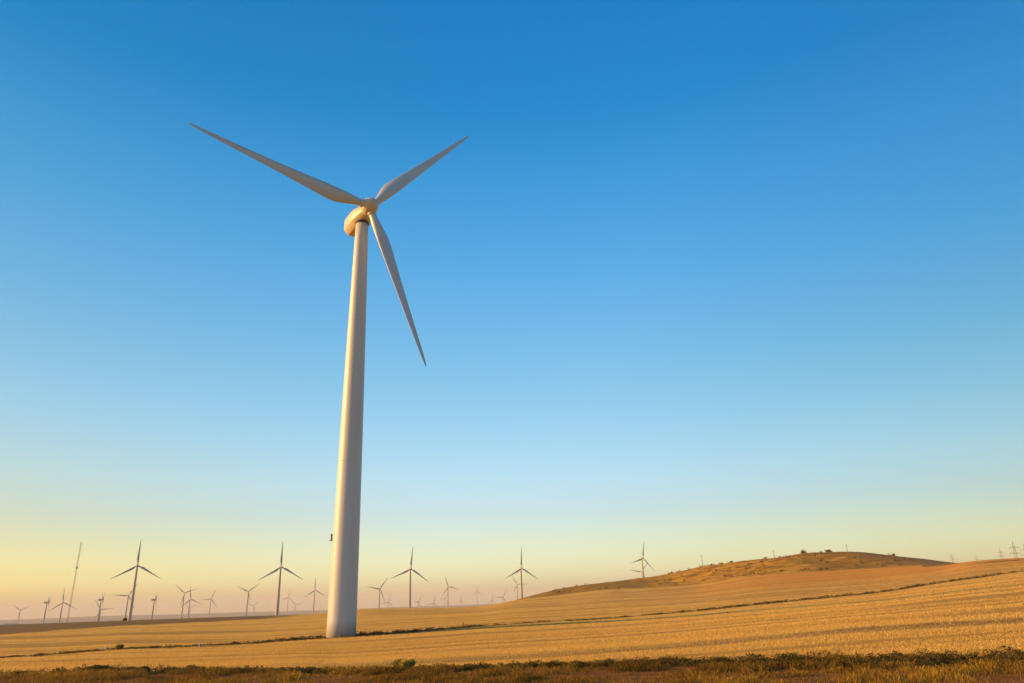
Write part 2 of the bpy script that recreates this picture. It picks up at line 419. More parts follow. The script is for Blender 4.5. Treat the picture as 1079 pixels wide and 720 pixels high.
rt = N(nt, 'ShaderNodeMath', operation='MULTIPLY'); nt.links.new(attr(nt, 'rut'), rt.inputs[0]); rt.inputs[1].default_value = .62
c = mixc(nt, rt.outputs[0], c, (.30, .165, .030))
redc = mixc(nt, ramp(nt, rows, [(.3, 0.0), (.7, 1.0)]), (.44, .175, .013), (.60, .265, .022))
n = N(nt, 'ShaderNodeMath', operation='MULTIPLY'); nt.links.new(attr(nt, 'red'), n.inputs[0]); n.inputs[1].default_value = .8
c = mixc(nt, n.outputs[0], c, redc)
streak_c = mixc(nt, ramp(nt, noise(nt, geo, 1.1, 5, .7), [(.3, 0.0), (.7, 1.0)]), (.15, .085, .016), (.36, .21, .048))
c = mixc(nt, attr(nt, 'shadow_streak'), c, streak_c)
dirt = mixc(nt, ramp(nt, noise(nt, geo, .9, 6, .7), [(.35, 0.0), (.65, 1.0)]), (.075, .034, .003), (.25, .112, .014))
dirt = mixc(nt, ramp(nt, noise(nt, mapping(nt, geo, (.05, .3, 1)), 1.0, 4), [(.42, 0.0), (.62, .8)]), dirt, (.24, .10, .024))
c = mixc(nt, attr(nt, 'verge'), c, dirt)
vg = mixc(nt, noise(nt, geo, 1.3, 5, .7), (.05, .036, .008), (.20, .115, .022))
c = mixc(nt, attr(nt, 'vline'), c, vg)
sn = noise(nt, geo, .12, 7, .68)
scr = ramp(nt, sn, [(.30, (.10, .054, .004)), (.45, (.28, .150, .009)), (.58, (.47, .255, .016)), (.74, (.64, .38, .035))])
cap = mixc(nt, ramp(nt, sn, [(.3, 0.0), (.7, 1.0)]), (.11, .065, .005), (.31, .175, .011))
scr = mixc(nt, attr(nt, 'cap'), scr, cap)
c = mixc(nt, attr(nt, 'scrub'), c, scr)
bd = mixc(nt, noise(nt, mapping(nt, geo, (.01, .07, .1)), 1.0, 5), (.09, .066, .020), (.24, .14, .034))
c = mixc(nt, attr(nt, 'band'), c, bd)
fr = mixc(nt, noise(nt, mapping(nt, geo, (.0012, .004, .01)), 1.0, 5), (.08, .07, .045), (.20, .14, .07))
c = mixc(nt, attr(nt, 'far'), c, fr)
nt.links.new(c, b.inputs['Base Color']); b.inputs['Roughness'].default_value = .95
b.inputs['Specular IOR Level'].default_value = .08
bp = N(nt, 'ShaderNodeBump'); bp.inputs['Strength'].default_value = .9; bp.inputs['Distance'].default_value = .25
ad = N(nt, 'ShaderNodeMath', operation='ADD'); nt.links.new(grain, ad.inputs[0]); nt.links.new(rows, ad.inputs[1])
nt.links.new(ad.outputs[0], bp.inputs['Height']); nt.links.new(bp.outputs[0], b.inputs['Normal'])
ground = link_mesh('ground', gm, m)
ground['kind'] = 'structure'
# close the little hole under the photographer
bm = bmesh.new(); bm.from_mesh(gm)
bm.verts.ensure_lookup_table()
bm.faces.new([bm.verts[i * nD] for i in range(nA)][::-1])
bm.to_mesh(gm); bm.free()

# ------------------------------------------------------------------ grass, stubble, scrub (too many to count)
def blades(x, y, h, w, tint, lean=.25, z=None, name='blades'):
    """one slim triangle-pair per stalk"""
    n = len(x); z = ground_z(x, y) if z is None else z
    t = rng.random(n) * 2 * np.pi
    cx, sx = np.cos(t), np.sin(t)
    la = rng.normal(0, lean, n) * h; lb = rng.normal(0, lean, n) * h
    V = np.empty((n, 4, 3), np.float32)
    V[:, 0] = np.stack([x - cx * w, y - sx * w, z - .03], 1)
    V[:, 1] = np.stack([x + cx * w, y + sx * w, z - .03], 1)
    V[:, 2] = np.stack([x + cx * w * .5 + la, y + sx * w * .5 + lb, z + h], 1)
    V[:, 3] = np.stack([x - cx * w * .5 + la, y - sx * w * .5 + lb, z + h * .93], 1)
    return arr_mesh(name, V.reshape(-1, 3), np.arange(n * 4).reshape(-1, 4), dict(tint=np.repeat(np.clip(tint, 0, 1), 4)))

def strip_points(n, a0, a1, f0, f1):
    """random points between two distance functions, even per area"""
    a = rng.uniform(a0, a1, n); lo = f0(a); hi = f1(a)
    dd = np.sqrt(lo ** 2 + rng.random(n) * (hi ** 2 - lo ** 2))
    return a, dd, dd * np.sin(np.radians(a)), dd * np.cos(np.radians(a))

# stubble: rows of cut straw
n = 690000
a = rng.uniform(-46, 46, n); lo = tcol(1, a) + .3; hi = tcol(6, a) + 6.0
dd = lo * (hi / lo) ** (rng.random(n) ** 1.25)                      # thinner with distance
x, y = dd * np.sin(np.radians(a)), dd * np.cos(np.radians(a))
row = np.round(y / .42) * .42 + rng.normal(0, .05, n); y = np.where(rng.random(n) < .75, row, y)
az, dd = polar(x, y)
keep = (np.abs(dd - tcol(4, az)) > 2.2) & (dd > tcol(1, az) + .2) & (np.hypot(x - TOWER[0], y - TOWER[1]) > 2.4)
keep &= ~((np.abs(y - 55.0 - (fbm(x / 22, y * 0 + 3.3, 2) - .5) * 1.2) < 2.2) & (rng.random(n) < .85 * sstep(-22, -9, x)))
keep &= ~((az < -15) & (dd > tcol(10, az) - 4))
keep &= rng.random(n) < 1 - .75 * sstep(6, 22, az) * sstep(.05, .7, (dd - tcol(4, az)) / (tcol(6, az) - tcol(4, az)))
track = fbm(x / 70 + 3, (y - .03 * x) / 2.1, 3)
keep &= rng.random(n) < np.clip(1.5 - 1.7 * sstep(.46, .60, track), .10, 1)
x, y, dd = x[keep], y[keep], dd[keep]
ti = .85 - .85 * sstep(.3, .7, track[keep]) + .35 * (fbm(x / 14, y / 2.2, 3) - .3) + rng.normal(0, .11, len(x))
me = blades(x, y, rng.uniform(.05, .11, len(x)), .006 + dd * .00013, ti, .3)
link_mesh('straw_stubble', me, STRAW, None, False)
tag(bpy.data.objects['straw_stubble'], 'short golden straw stubble standing in rows over the field', 'stubble', kind='stuff')

# foreground verge grass
n = 370000
a, dd, x, y = strip_points(n, -46, 46, lambda a: np.full_like(a, 23.), lambda a: tcol(1, a) + .6)
cl = fbm(x / 1.5, y / 1.5, 3); cl2 = fbm(x / 7 + 9, y / 4 + 2, 3)
p = np.clip(sstep(.40, .66, cl) * 1.2 + .12, 0, 1) * np.clip(1.25 - 1.2 * sstep(10, 34, a) * sstep(-2, -7, dd - tcol(1, a)), .15, 1)
k = rng.random(n) < p
x, y, cl, cl2, dd, a = x[k], y[k], cl[k], cl2[k], dd[k], a[k]
h = rng.uniform(.07, .22, len(x)) * (.5 + 1.5 * sstep(.4, .7, cl))
ti = .10 + .85 * cl2 * rng.uniform(.5, 1.3, len(x))
me = blades(x, y, h, rng.uniform(.007, .018, len(x)), ti, .45)
link_mesh('dry_grass', me, DRY, None, False)
tag(bpy.data.objects['dry_grass'], 'dry brown grass tufts over the near roadside verge', 'grass', kind='stuff')

# leaf clumps
def leafcloud(P, size, tint, name='leaves'):
    n = len(P)
    a = rng.normal(size=(n, 3)); a /= np.linalg.norm(a, axis=1)[:, None]
    bvec = rng.normal(size=(n, 3)); bvec -= (bvec * a).sum(1)[:, None] * a; bvec /= np.linalg.norm(bvec, axis=1)[:, None]
    s = np.asarray(size) * rng.uniform(.6, 1.4, n)
    a = a * s[:, None]; bb = bvec * (s * .5)[:, None]
    V = np.stack([P - a, P + bb, P + a, P - bb], 1)
    return arr_mesh(name, V.reshape(-1, 3), np.arange(n * 4).reshape(-1, 4), dict(tint=np.repeat(np.clip(tint, 0, 1), 4)))

# weeds along the far edge of the verge and along the tower's grass strip
def weed_strip(name, count, centre, spread, a0, a1, hh, rr, leaf, per, mt, label, dens):
    Ps = []; Ts = []; Ss = []
    a = rng.uniform(a0, a1, count); a = a[rng.random(count) < dens(a)]
    for az_ in a:
        d_ = centre(az_) + rng.normal(0, spread(az_))
        x_, y_ = pol(az_, d_)
        rt_ = math.hypot(x_ - TOWER[0], y_ - TOWER[1])
        if rt_ < 2.25 or (rt_ < 3.0 and d_ < 104.5): continue
        hgt = hh(az_) * rng.uniform(.5, 1.3); rad = rr * rng.uniform(.6, 1.5)
        k = int(per * rng.uniform(.6, 1.4)); z_ = gz(x_, y_)
        u = rng.normal(0, .45, (k, 3)); r_ = np.abs(rng.random(k)) ** .6
        P = np.stack([x_ + u[:, 0] * rad, y_ + u[:, 1] * rad, z_ + r_ * hgt * np.exp(-(u[:, 0] ** 2 + u[:, 1] ** 2) * .8)], 1)
        Ps.append(P); Ts.append(np.full(k, rng.uniform(.0, .8)) + rng.normal(0, .15, k)); Ss.append(np.full(k, leaf))
    me = leafcloud(np.concatenate(Ps), np.concatenate(Ss), np.concatenate(Ts), name)
    o = link_mesh(name, me, mt, None, False); tag(o, label, 'weeds', kind='stuff')
one = lambda v: np.interp(v, [-40, -36, -26, -13, 6, 22, 40], [.85, .8, .75, .55, .5, 1, 1])
weed_strip('roadside_weeds', 1000, lambda v: float(tcol(1, np.array(v))) - .7, lambda v: .55 + .5 * (v > 15), -46, 46,
           lambda v: float(np.interp(v, [-40, -30, -12, 10, 24, 40], [.42, .46, .30, .28, .42, .48])), .55, .05, 90, WEED,
           'low dark weeds in a ragged line where the field meets the verge', one)
weed_strip('field_weeds', 1000, lambda v: float(tcol(4, np.array(v))), lambda v: float(np.interp(v, [-40, -16, -9, 0, 36], [.9, 1.3, 1.5, .8, 1.2])), -46, 46,
           lambda v: float(np.interp(v, [-40, -24, -14, -8, 0, 6, 14, 24, 36], [.14, .18, .38, .34, .2, .15, .28, .36, .5])), .8, .09, 40, WEED,
           'strip of dull green weeds and dry grass crossing the field past the main turbine', lambda v: np.interp(v, [-40, -28, -20, -15, -8, -4, 0, 8, 12, 15, 36], [.3, .4, .5, .9, .9, .5, .25, .2, .4, .7, .8]))
# hill scrub
n = 480
a, dd, x, y = strip_points(n, 2.5, 28.5, lambda a: tcol(6, a) + 1, lambda a: tcol(8, a) + 25)
k = rng.random(n) < sstep(.44, .6, fbm(x / 22 + 1, y / 22 + 7, 3)) * .9 + .06
x, y = x[k], y[k]; zz = ground_z(x, y); Ps = []; Ts = []; Ss = []
for x_, y_, z_ in zip(x, y, zz):
    k = 26; rad = rng.uniform(.5, 1.5); u = rng.normal(0, .5, (k, 3))
    Ps.append(np.stack([x_ + u[:, 0] * rad, y_ + u[:, 1] * rad, z_ + np.abs(u[:, 2]) * rad * .75], 1))
    Ts.append(np.full(k, rng.uniform(.05, .9)) + rng.normal(0, .1, k)); Ss.append(np.full(k, .28))
me = leafcloud(np.concatenate(Ps), np.concatenate(Ss), np.concatenate(Ts), 'hill_scrub')
tag(link_mesh('hill_scrub', me, SCRUB, None, False), 'low brown scrub scattered over the slope of the hill', 'scrub', kind='stuff')

# ------------------------------------------------------------------ bushes
def bush(x_, y_, w, h, mt, label, leaf=.06, n=2600, lobes=9, group=None):
    z_ = gz(x_, y_)
    root = empty('bush', (x_, y_, z_)); tag(root, label, 'bush', group)
    P = []; T = []
    for k in range(lobes):
        th = rng.uniform(0, 2 * math.pi); rr_ = w * .5 * rng.uniform(.05, .68)
        c = np.array([rr_ * math.cos(th), rr_ * math.sin(th), h * rng.uniform(.3, .72) * (1 - .35 * rr_ / (w * .5))])
        rad = np.array([w * rng.uniform(.16, .26), w * rng.uniform(.16, .26), h * rng.uniform(.2, .3)])
        m_ = n // lobes
        u = rng.normal(size=(m_, 3)); u /= np.linalg.norm(u, axis=1)[:, None]; u *= (rng.random(m_) ** .45)[:, None] * rng.uniform(.8, 1.15, (m_, 1))
        P.append(c + u * rad); T.append(np.full(m_, rng.uniform(.2, .8)) + rng.normal(0, .18, m_))
    P = np.concatenate(P); P[:, 2] = np.maximum(P[:, 2], .02)
    link_mesh('foliage', leafcloud(P, np.full(len(P), leaf), np.concatenate(T), 'foliage'), mt, root, False)
    bm = bmesh.new()
    for k in range(7):
        th = 2 * math.pi * k / 7 + rng.uniform(-.3, .3); e = rng.uniform(.15, .34) * w
        bar(bm, (0, 0, -.08), (e * math.cos(th), e * math.sin(th), h * rng.uniform(.45, .75)), .022 * h + .008, 5, .008)
    link_mesh('stems', bm_mesh('stems', bm), M_BARK, root)
    return root

bush(-7.25, 47.6, 1.65, .85, BROOM, 'yellow green rounded bush at the edge of the near verge right of the main tower', .055, 5200)
bush(-29.9, 54.2, 1.9, .62, BUSHG, 'low dark green bush in the near verge left of the main turbine', .055, 3600)
bush(-25.4, 51.9, 1.5, .55, WEED, 'smaller dark bush in the near verge, just right of the low green one', .05, 2600)
x_, y_ = pol(-27.72, float(tcol(4, np.array(-27.72))) - .3); bush(x_, y_, 1.4, .62, DRY, 'small round dark bush in the weed strip beside the leftmost white marker post', .06, 2600)
HILL = [(21.14, 0, 4.6, 4.3, BUSHG, 'dark green tree-like bush standing alone on the skyline of the hill'),
        (22.75, 1, 4.6, 2.3, SCRUB, 'brown wide bush on the hill skyline just right of the dark green one'),
        (18.45, 0, 2.0, 1.2, SCRUB, 'small brown bush on the hill skyline beside the short pole'),
        (16.02, 0, 2.8, 1.5, SCRUB, 'low spreading brown bush on the hill skyline between the two poles'),
        (14.56, 0, 1.8, 1.3, SCRUB, 'small bush on the hill skyline next to the tallest pole'),
        (11.59, 0, 1.5, 1.2, SCRUB, 'tiny lone bush low on the left end of the hill skyline'),
        (26.85, 0, 2.4, 1.4, BROOM, 'brown bush on the skyline where the hill drops to the right')]
for a_, k, w, h, mt, lab in HILL:
    d_ = float(tcol(8, np.array(a_))); x_, y_ = pol(a_, d_)
    bush(x_, y_, w, h, mt, lab, .2, 900, 7, 'bushes on the hill skyline')
x_, y_ = pol(-27.59, 320); bush(x_, y_, 2.2, 1.5, BUSHG, 'dark bush on the field crest at the foot of the biggest turbine on the left', .16, 900)

# ------------------------------------------------------------------ wind turbines
def tower_mesh(h, r0, r1, n=64):
    rings = []
    for k in range(25):
        t = k / 24
        rings.append(ring(r0 + (r1 - r0) * t + (.10 * r0 / 1.96) * math.sin(math.pi * t), h * t, n))
    return bm_mesh('tower', loft(rings))

def blade_mesh(Rr, k=1.0):
    """along +Z from the rotor centre, trailing edge towards -X, upwind -Y"""
    st = [(.028, .0), (.05, .0), (.075, .12), (.11, .45), (.16, .82), (.21, 1.0), (.27, 1.0), (.36, 1.0), (.48, 1.0), (.6, 1.0), (.72, 1.0), (.83, 1.0), (.92, 1.0), (.97, 1.0), (.992, 1.0), (1.0, 1.0)]
    chord = lambda r: float(np.interp(r, [.0, .05, .075, .11, .16, .21, .26, .36, .48, .6, .72, .83, .92, .97, .992, 1], [1.15, 1.15, 1.22, 1.6, 2.18, 2.48, 2.42, 2.05, 1.66, 1.32, 1.04, .78, .56, .38, .2, .06])) * k
    thick = lambda r: float(np.interp(r, [0, .05, .11, .21, .36, .6, 1], [1.0, 1.0, .62, .34, .24, .19, .15]))
    twist = lambda r: R(float(np.interp(r, [0, .05, .2, .4, .7, 1], [16, 16, 12, 7, 2.5, 0])) + 3)
    rings = []
    nn = 28
    for r, af in st:
        c = chord(r); tk = thick(r); tw = twist(r); pts = []
        for i in range(nn):
            a = 2 * math.pi * i / nn
            cxx, cyy = math.cos(a) * .5, math.sin(a) * .5 * 1.0              # circle
            s = (1 - math.cos(a)) / 2                                        # 0 at LE (a=0) .. 1 at TE
            yt = 5 * tk * (.2969 * math.sqrt(s) - .126 * s - .3516 * s * s + .2843 * s ** 3 - .1036 * s ** 4)
            ax, ay = .30 - s, (yt if math.sin(a) >= 0 else -yt * .75) + .04 * math.sin(math.pi * s)
            px = (cxx * (1 - af) + ax * af) * c; py = -(cyy * (1 - af) + ay * af) * c
            x2 = px * math.cos(tw) + py * math.sin(tw); y2 = -px * math.sin(tw) + py * math.cos(tw)
            pts.append((x2, y2 - .9 * k * (r ** 2) * .8, r * Rr))
        rings.append(pts)
    return bm_mesh('blade', loft(rings))

def nacelle_mesh(k=1.0):
    prof = [(-2.3, .92, 0), (-2.0, 1.04, 0), (-1.2, 1.32, 0), (-.3, 1.66, -.03), (.6, 1.84, -.05), (2.2, 1.90, -.06), (4.1, 1.88, -.04), (4.55, 1.80, -.02), (5.35, 1.30, .05), (5.55, 1.18, .06)]
    rings = []
    for y_, s, dz in prof:
        pts = []
        ch = float(np.interp(y_, [-2.3, .6, 5.5], [.56, .48, .46])); bw = .93
        cor = [(bw, -1 + ch), (bw, 1 - ch), (bw - ch, 1), (-bw + ch, 1), (-bw, 1 - ch), (-bw, -1 + ch), (-bw + ch, -1), (bw - ch, -1)]
        for q in range(8):
            p_, c_, n_ = Vector(cor[q - 1]), Vector(cor[q]), Vector(cor[(q + 1) % 8])
            u_ = (p_ - c_).normalized() * .1; w_ = (n_ - c_).normalized() * .1
            for v_ in (c_ + u_, c_ + (u_ + w_) * .35, c_ + w_):
                pts.append((v_.x * s * k, y_ * k, (v_.y * s + dz) * k))
        rings.append(pts)
    return bm_mesh('nacelle', loft(rings))

def hub_mesh(k=1.0):
    """spinner of revolution about Y, nose to -Y"""
    prof = [(1.05, .98), (.9, 1.2), (.5, 1.32), (0, 1.36), (-.5, 1.3), (-.95, 1.12), (-1.35, .84), (-1.62, .52), (-1.78, .2), (-1.81, .03)]
    rings = [[(r * math.cos(2*math.pi*i/40) * k, y_ * k, r * math.sin(2*math.pi*i/40) * k) for i in range(40)] for y_, r in prof]
    return bm_mesh('hub', loft(rings))

def collar_mesh(k=1.0):
    rings = [ring(.66 * k, 1.05 * k, 32), ring(.70 * k, 1.08 * k, 32), ring(.70 * k, 1.5 * k, 32), ring(.60 * k, 1.56 * k, 32)]
    return bm_mesh('blade_collar', loft(rings))

OH = 3.3                                    # rotor centre ahead of the tower axis
TILT = Matrix.Rotation(R(-5.4), 4, 'X')
def rot_blade(phi): return TILT @ Matrix.Rotation(R(phi - 90), 4, 'Y')

# the large turbine
HUBZ = 64.15
head = 148.2
bx, by = TOWER
bz = gz(bx, by)
main = empty('wind_turbine', (bx, by, bz), R(180 - head))
tag(main, 'large white wind turbine standing nearest in the stubble field', 'wind turbine', 'wind turbines')
TH = 62.5 - bz
ro = link_mesh('tower', tower_mesh(TH + .5, 1.96, 1.00, 96), M_TOWER, main)
ro.location.z = -.5
for hz in (23.4, 45.2):
    rr = 1.96 + (1.00 - 1.96) * ((hz + .5) / (TH + .5)) + .10 * math.sin(math.pi * (hz + .5) / (TH + .5))
    me = bm_mesh('flange', loft([ring(rr + .004, -.05, 96), ring(rr + .022, -.035, 96), ring(rr + .022, .035, 96), ring(rr + .004, .05, 96)], cap=False))
    f = link_mesh('flange', me, M_TOWER, ro); f.location.z = hz + .5
yb = link_mesh('yaw_bearing', bm_mesh('yaw_bearing', loft([ring(.995, -.06, 64), ring(1.07, -.03, 64), ring(1.07, .10, 64), ring(1.12, .13, 64), ring(1.12, .4, 64)])), M_DARK, main)
yb.location.z = TH
hz0 = HUBZ - bz
nme = nacelle_mesh(.95)
na = link_mesh('nacelle', nme, M_NAC, main)
nme.set_sharp_from_angle(angle=R(24))
na.matrix_local = Matrix.Translation((0, 0, hz0)) @ Matrix.Translation((0, .15, 0))
# roof vent, wind vane mast and a dark ring standing in for the shadowed hub gap
bm = bmesh.new(); bar(bm, (0, 4.4, 1.6), (0, 4.4, 2.9), .035, 6); bar(bm, (-.5, 4.4, 2.75), (.5, 4.4, 2.75), .025, 6); bar(bm, (-.5, 4.4, 2.75), (-.5, 4.4, 3.05), .05, 6); bar(bm, (.5, 4.4, 2.75), (.5, 4.4, 3.05), .05, 6)
link_mesh('wind_vane', bm_mesh('wind_vane', bm), M_DARK, na)
sg = link_mesh('hub_gap_shade', bm_mesh('hub_gap_shade', loft([[(r_ * math.cos(2*math.pi*i/40), y_, r_ * math.sin(2*math.pi*i/40)) for i in range(40)] for y_, r_ in ((-.2, .8), (-.05, .86), (.9, .86), (1.1, .8))])), M_DARK, na)
sg.location = (0, -2.55, 0)
hb = link_mesh('hub', hub_mesh(), M_NAC, main)
HUBM = Matrix.Translation((0, -OH, hz0))
hb.matrix_local = HUBM @ TILT
bmesh_blade = blade_mesh(28.4)
colm = collar_mesh()
for kk in range(3):
    ph = 11.9 + 120 * kk
    o = bpy.data.objects.new('blade', bmesh_blade); COL.objects.link(o); o.parent = main
    if kk == 0: bmesh_blade.materials.append(M_BLADE); bmesh_blade.shade_smooth(); colm.materials.append(M_NAC); colm.shade_smooth()
    o.matrix_local = HUBM @ rot_blade(ph)
    q = bpy.data.objects.new('blade_collar', colm); COL.objects.link(q); q.parent = o
# small equipment box on a bracket on the sunny side of the tower
th = R(180 - head)
va = math.radians(-13.34)
lv = Vector((-math.cos(va), math.sin(va), 0)).normalized()
lv.rotate(Euler((0, 0, -th)))
bm = bmesh.new(); rr = 1.96 - .96 * 13 / TH + .06
ang = math.atan2(lv.y, lv.x)
box(bm, (.06, -.15, -.42), (.28, .15, .42)); box(bm, (.02, -.2, -.50), (.44, .2, -.423)); box(bm, (-.12, -.05, -.3), (.057, .05, -.2)); box(bm, (-.12, -.05, .2), (.057, .05, .3))
wb = link_mesh('wall_box', bm_mesh('wall_box', bm), M_STEEL, main, False)
wb.matrix_local = Matrix.Translation((lv.x * rr, lv.y * rr, 12.9 - bz)) @ Matrix.Rotation(ang, 4, 'Z')
# entrance door with steps on the far side of the tower foot
bm = bmesh.new(); box(bm, (-.45, -.06, 0), (.45, .06, 2.1)); dr_ = link_mesh('door', bm_mesh('door', bm), M_STEEL, main, False)
dr_.matrix_local = Matrix.Rotation(R(150), 4, 'Z') @ Matrix.Translation((0, -1.985, .9))
bm = bmesh.new()
for s in range(4): box(bm, (-.55, -.28 * (4 - s), .22 * s), (.55, -.28 * (3 - s) - .003, .22 * (s + 1)))
st_ = link_mesh('steps', bm_mesh('steps', bm), M_STEEL, main, False)
st_.matrix_local = Matrix.Rotation(R(150), 4, 'Z') @ Matrix.Translation((0, -2.06, 0))

# the smaller ones: one model, then copies
K = 35 / 29.9
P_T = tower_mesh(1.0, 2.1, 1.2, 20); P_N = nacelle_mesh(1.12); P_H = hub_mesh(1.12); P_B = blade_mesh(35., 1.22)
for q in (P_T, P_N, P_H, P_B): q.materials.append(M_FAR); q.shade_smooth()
def place_turbine(hx, hy, hz, yaw, phi, label, group='wind turbines', fat=1.0):
    th = R(180 - yaw)
    # hub sits OH ahead of the tower axis
    fx, fy = math.sin(R(yaw)), math.cos(R(yaw))
    x_, y_ = hx - fx * OH * 1.12, hy - fy * OH * 1.12
    z_ = gz(x_, y_) - .3
    root = empty('wind_turbine', (x_, y_, z_), th); tag(root, label, 'wind turbine', group)
    hh = hz - z_
    t = bpy.data.objects.new('tower', P_T); t.scale = (fat, fat, hh - 1.6)
    n_ = bpy.data.objects.new('nacelle', P_N); n_.location = (0, 0, hh)
    h_ = bpy.data.objects.new('hub', P_H); hm = Matrix.Translation((0, -OH * 1.12, hh))
    for o in (t, n_, h_): COL.objects.link(o); o.parent = root
    h_.matrix_local = hm @ TILT
    for kk in range(3):
        b_ = bpy.data.objects.new('blade', P_B); COL.objects.link(b_); b_.parent = root
        b_.matrix_local = hm @ rot_blade(phi + 120 * kk)
    return root
LAB = [
 'leftmost distant turbine, its rotor a small hazy Y low at the edge',
 'distant turbine seen edge on as a slim leaning tower, second from the left',
 'distant turbine with one blade straight up, just left of the slim tall mast',
 'distant edge-on turbine just right of the slim tall mast, seen as a slim T',
 'very faint low turbine, rotor overlapping the edge-on tower just right of the mast',
 'biggest distant turbine on the left, grey tower with one blade straight up',
 'small turbine with a level left blade, partly behind the biggest tower on the left',
 'distant edge-on turbine standing alone just right of the biggest one on the left',
 'tallest turbine of the hazy cluster of three on the left, blades in a Y',
 'turbine with one blade straight up within the hazy cluster of three on the left',
 'faintest and lowest turbine of the hazy cluster of three on the left',
 'small turbine right of the hazy cluster of three, one blade level to the left',
 'distant turbine with blades in a clear Y, left of the tall upright-bladed one',
 'very faint low turbine just right of the foot of the Y-shaped one',
 'tallest distant turbine left of and near the main tower, one blade straight up',
 'small turbine just right of the tall one, with a steep lower right blade',
 'faint low turbine with two raised blades, second left of the main tower',
 'thin turbine with one blade straight up, closest to the main tower on its left',
 'thin turbine with a level left blade, closest to the main tower on its right',
 'faint low turbine between the level-bladed one and the tall upright-bladed one',
 'tall turbine with one blade straight up standing first right of the main tower',
 'very faint low rotor just right of the tall turbine beside the main tower',
 'faint low rotor left of the turbine with the left-leaning top blade',
 'mid-sized distant turbine with its top blade leaning left, right of the main tower',
 'faint edge-on turbine just left of the one with left-leaning top blade',
 'faint low rotor to the right of the turbine with the left-leaning top blade',
 'small pale turbine with a short upright blade, alone left of the hill foot',
 'faint turbine with a level left blade and raised right blade, left of the hill',
 'lowest faintest rotor, half sunk behind the rising field left of the hill',
 'smaller turbine of the pair at the hill foot, with a level right blade',
 'taller turbine of the pair at the hill foot, one blade straight up',
 'turbine rising above the hill skyline, one blade straight up',
 'lower turbine behind the hill skyline, showing under the rotor of the higher one']
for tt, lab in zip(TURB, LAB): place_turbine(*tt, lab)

# ------------------------------------------------------------------ measuring mast
mx, my = pol(-30.92, 900); mz = gz(mx, my) - .3
mast = empty('measuring_mast', (mx, my, mz)); tag(mast, 'slim tall lattice mast rising above the distant turbines on the left', 'mast')
mh = 74.4 - mz
bm = bmesh.new(); w = .62
cs = [(w * math.cos(R(a)), w * math.sin(R(a))) for a in (90, 210, 330)]
for cx, cy in cs: bar(bm, (cx, cy, 0), (cx, cy, mh), .13, 4)
nb = int(mh / 1.5)
for k in range(nb):
    for q in range(3):
        a_, b_ = cs[q], cs[(q + 1) % 3]
        bar(bm, (*a_, k * 1.5), (*b_, (k + 1) * 1.5), .06, 3)
link_mesh('lattice', bm_mesh('lattice', bm), M_STEEL, mast, False)
bm = bmesh.new()
for hz_, L_ in ((mh * .68, 1.6), (mh * .97, 1.2)):
    bar(bm, (-L_, 0, hz_), (L_, 0, hz_), .1, 5); bar(bm, (-L_, 0, hz_), (-L_, 0, hz_ + .8), .14, 5); bar(bm, (L_, 0, hz_), (L_, 0, hz_ + .8), .14, 5)
    if hz_ < mh * .8: box(bm, (-.45, -.45, hz_ - 1.6), (.45, .45, hz_ + .6))
link_mesh('instrument_boom', bm_mesh('instrument_boom', bm), M_STEEL, mast, False)
bm = bmesh.new()
for a_ in (30, 150, 270):
    for f in (.45, .9):
        bar(bm, (0, 0, mh * f), (36 * math.cos(R(a_)), 36 * math.sin(R(a_)), gz(mx + 36 * math.cos(R(a_)), my + 36 * math.sin(R(a_))) - mz), .02, 3)
link_mesh('guy_wires', bm_mesh('guy_wires', bm), M_STEEL, mast, False)

# ------------------------------------------------------------------ pylons and poles on the right
def pylon_mesh(h):
    bm = bmesh.new(); W0, W1 = h * .055, h * .018
    lv = [0, .2, .37, .52, .65, .77, .88]
    cor = lambda t: [(sx * (W0 + (W1 - W0) * min(1, t / .88)), sy * (W0 + (W1 - W0) * min(1, t / .88)), h * t) for sx, sy in ((1, 1), (-1, 1), (-1, -1), (1, -1))]
    for a_, b_ in zip(lv[:-1], lv[1:]):
        A_, B_ = cor(a_), cor(b_)
        for q in range(4):
            bar(bm, A_[q], B_[q], .14, 4); bar(bm, A_[q], B_[(q + 1) % 4], .09, 3); bar(bm, A_[(q + 1) % 4], B_[q], .09, 3)
            bar(bm, B_[q], B_[(q + 1) % 4], .09, 3)
    for c_ in cor(.88): bar(bm, c_, (0, 0, h), .12, 4)
    return bm_mesh('lattice', bm)
def arm_mesh(L_):
    bm = bmesh.new()
    for s in (-1, 1):
        for yy in (-.35, .35): bar(bm, (0, yy, 0), (s * L_, 0, .1), .2, 4)
        bar(bm, (0, 0, 1.3), (s * L_, 0, .15), .10, 4); bar(bm, (s * L_, 0, .1), (s * L_, 0, -1.2), .1, 4)
    return bm_mesh('crossarm', bm)
def pylon(az_, d_, top, arms, label, rz):
    x_, y_ = pol(az_, d_); z_ = gz(x_, y_) - .2
    root = empty('power_pylon', (x_, y_, z_), rz); tag(root, label, 'pylon', 'power pylons on the right horizon')
    h = top - z_
    link_mesh('lattice', pylon_mesh(h), M_IRON, root, False)
    for dz, L_ in arms:
        o = link_mesh('crossarm', arm_mesh(L_), M_IRON, root, False); o.location.z = h - dz
pylon(33.81, 900, 46.0, ((6.8, 4.2), (12.2, 4.8)), 'clearest lattice power pylon near the right edge, with two crossarms', R(-33))
pylon(34.37, 900, 42.6, ((5.8, 4.0), (10.8, 4.6)), 'lattice power pylon cut by the right edge of the photo', R(-33))
pylon(33.03, 1400, 60.4, ((7.5, 4.2), (13.0, 4.8)), 'fainter power pylon left of the clearest two-armed one', R(-33))
pylon(31.63, 1800, 64.0, ((4.0, 4.0), (9.0, 4.4)), 'tiny far power pylon in the dip between the hill and the other pylons', R(-33))
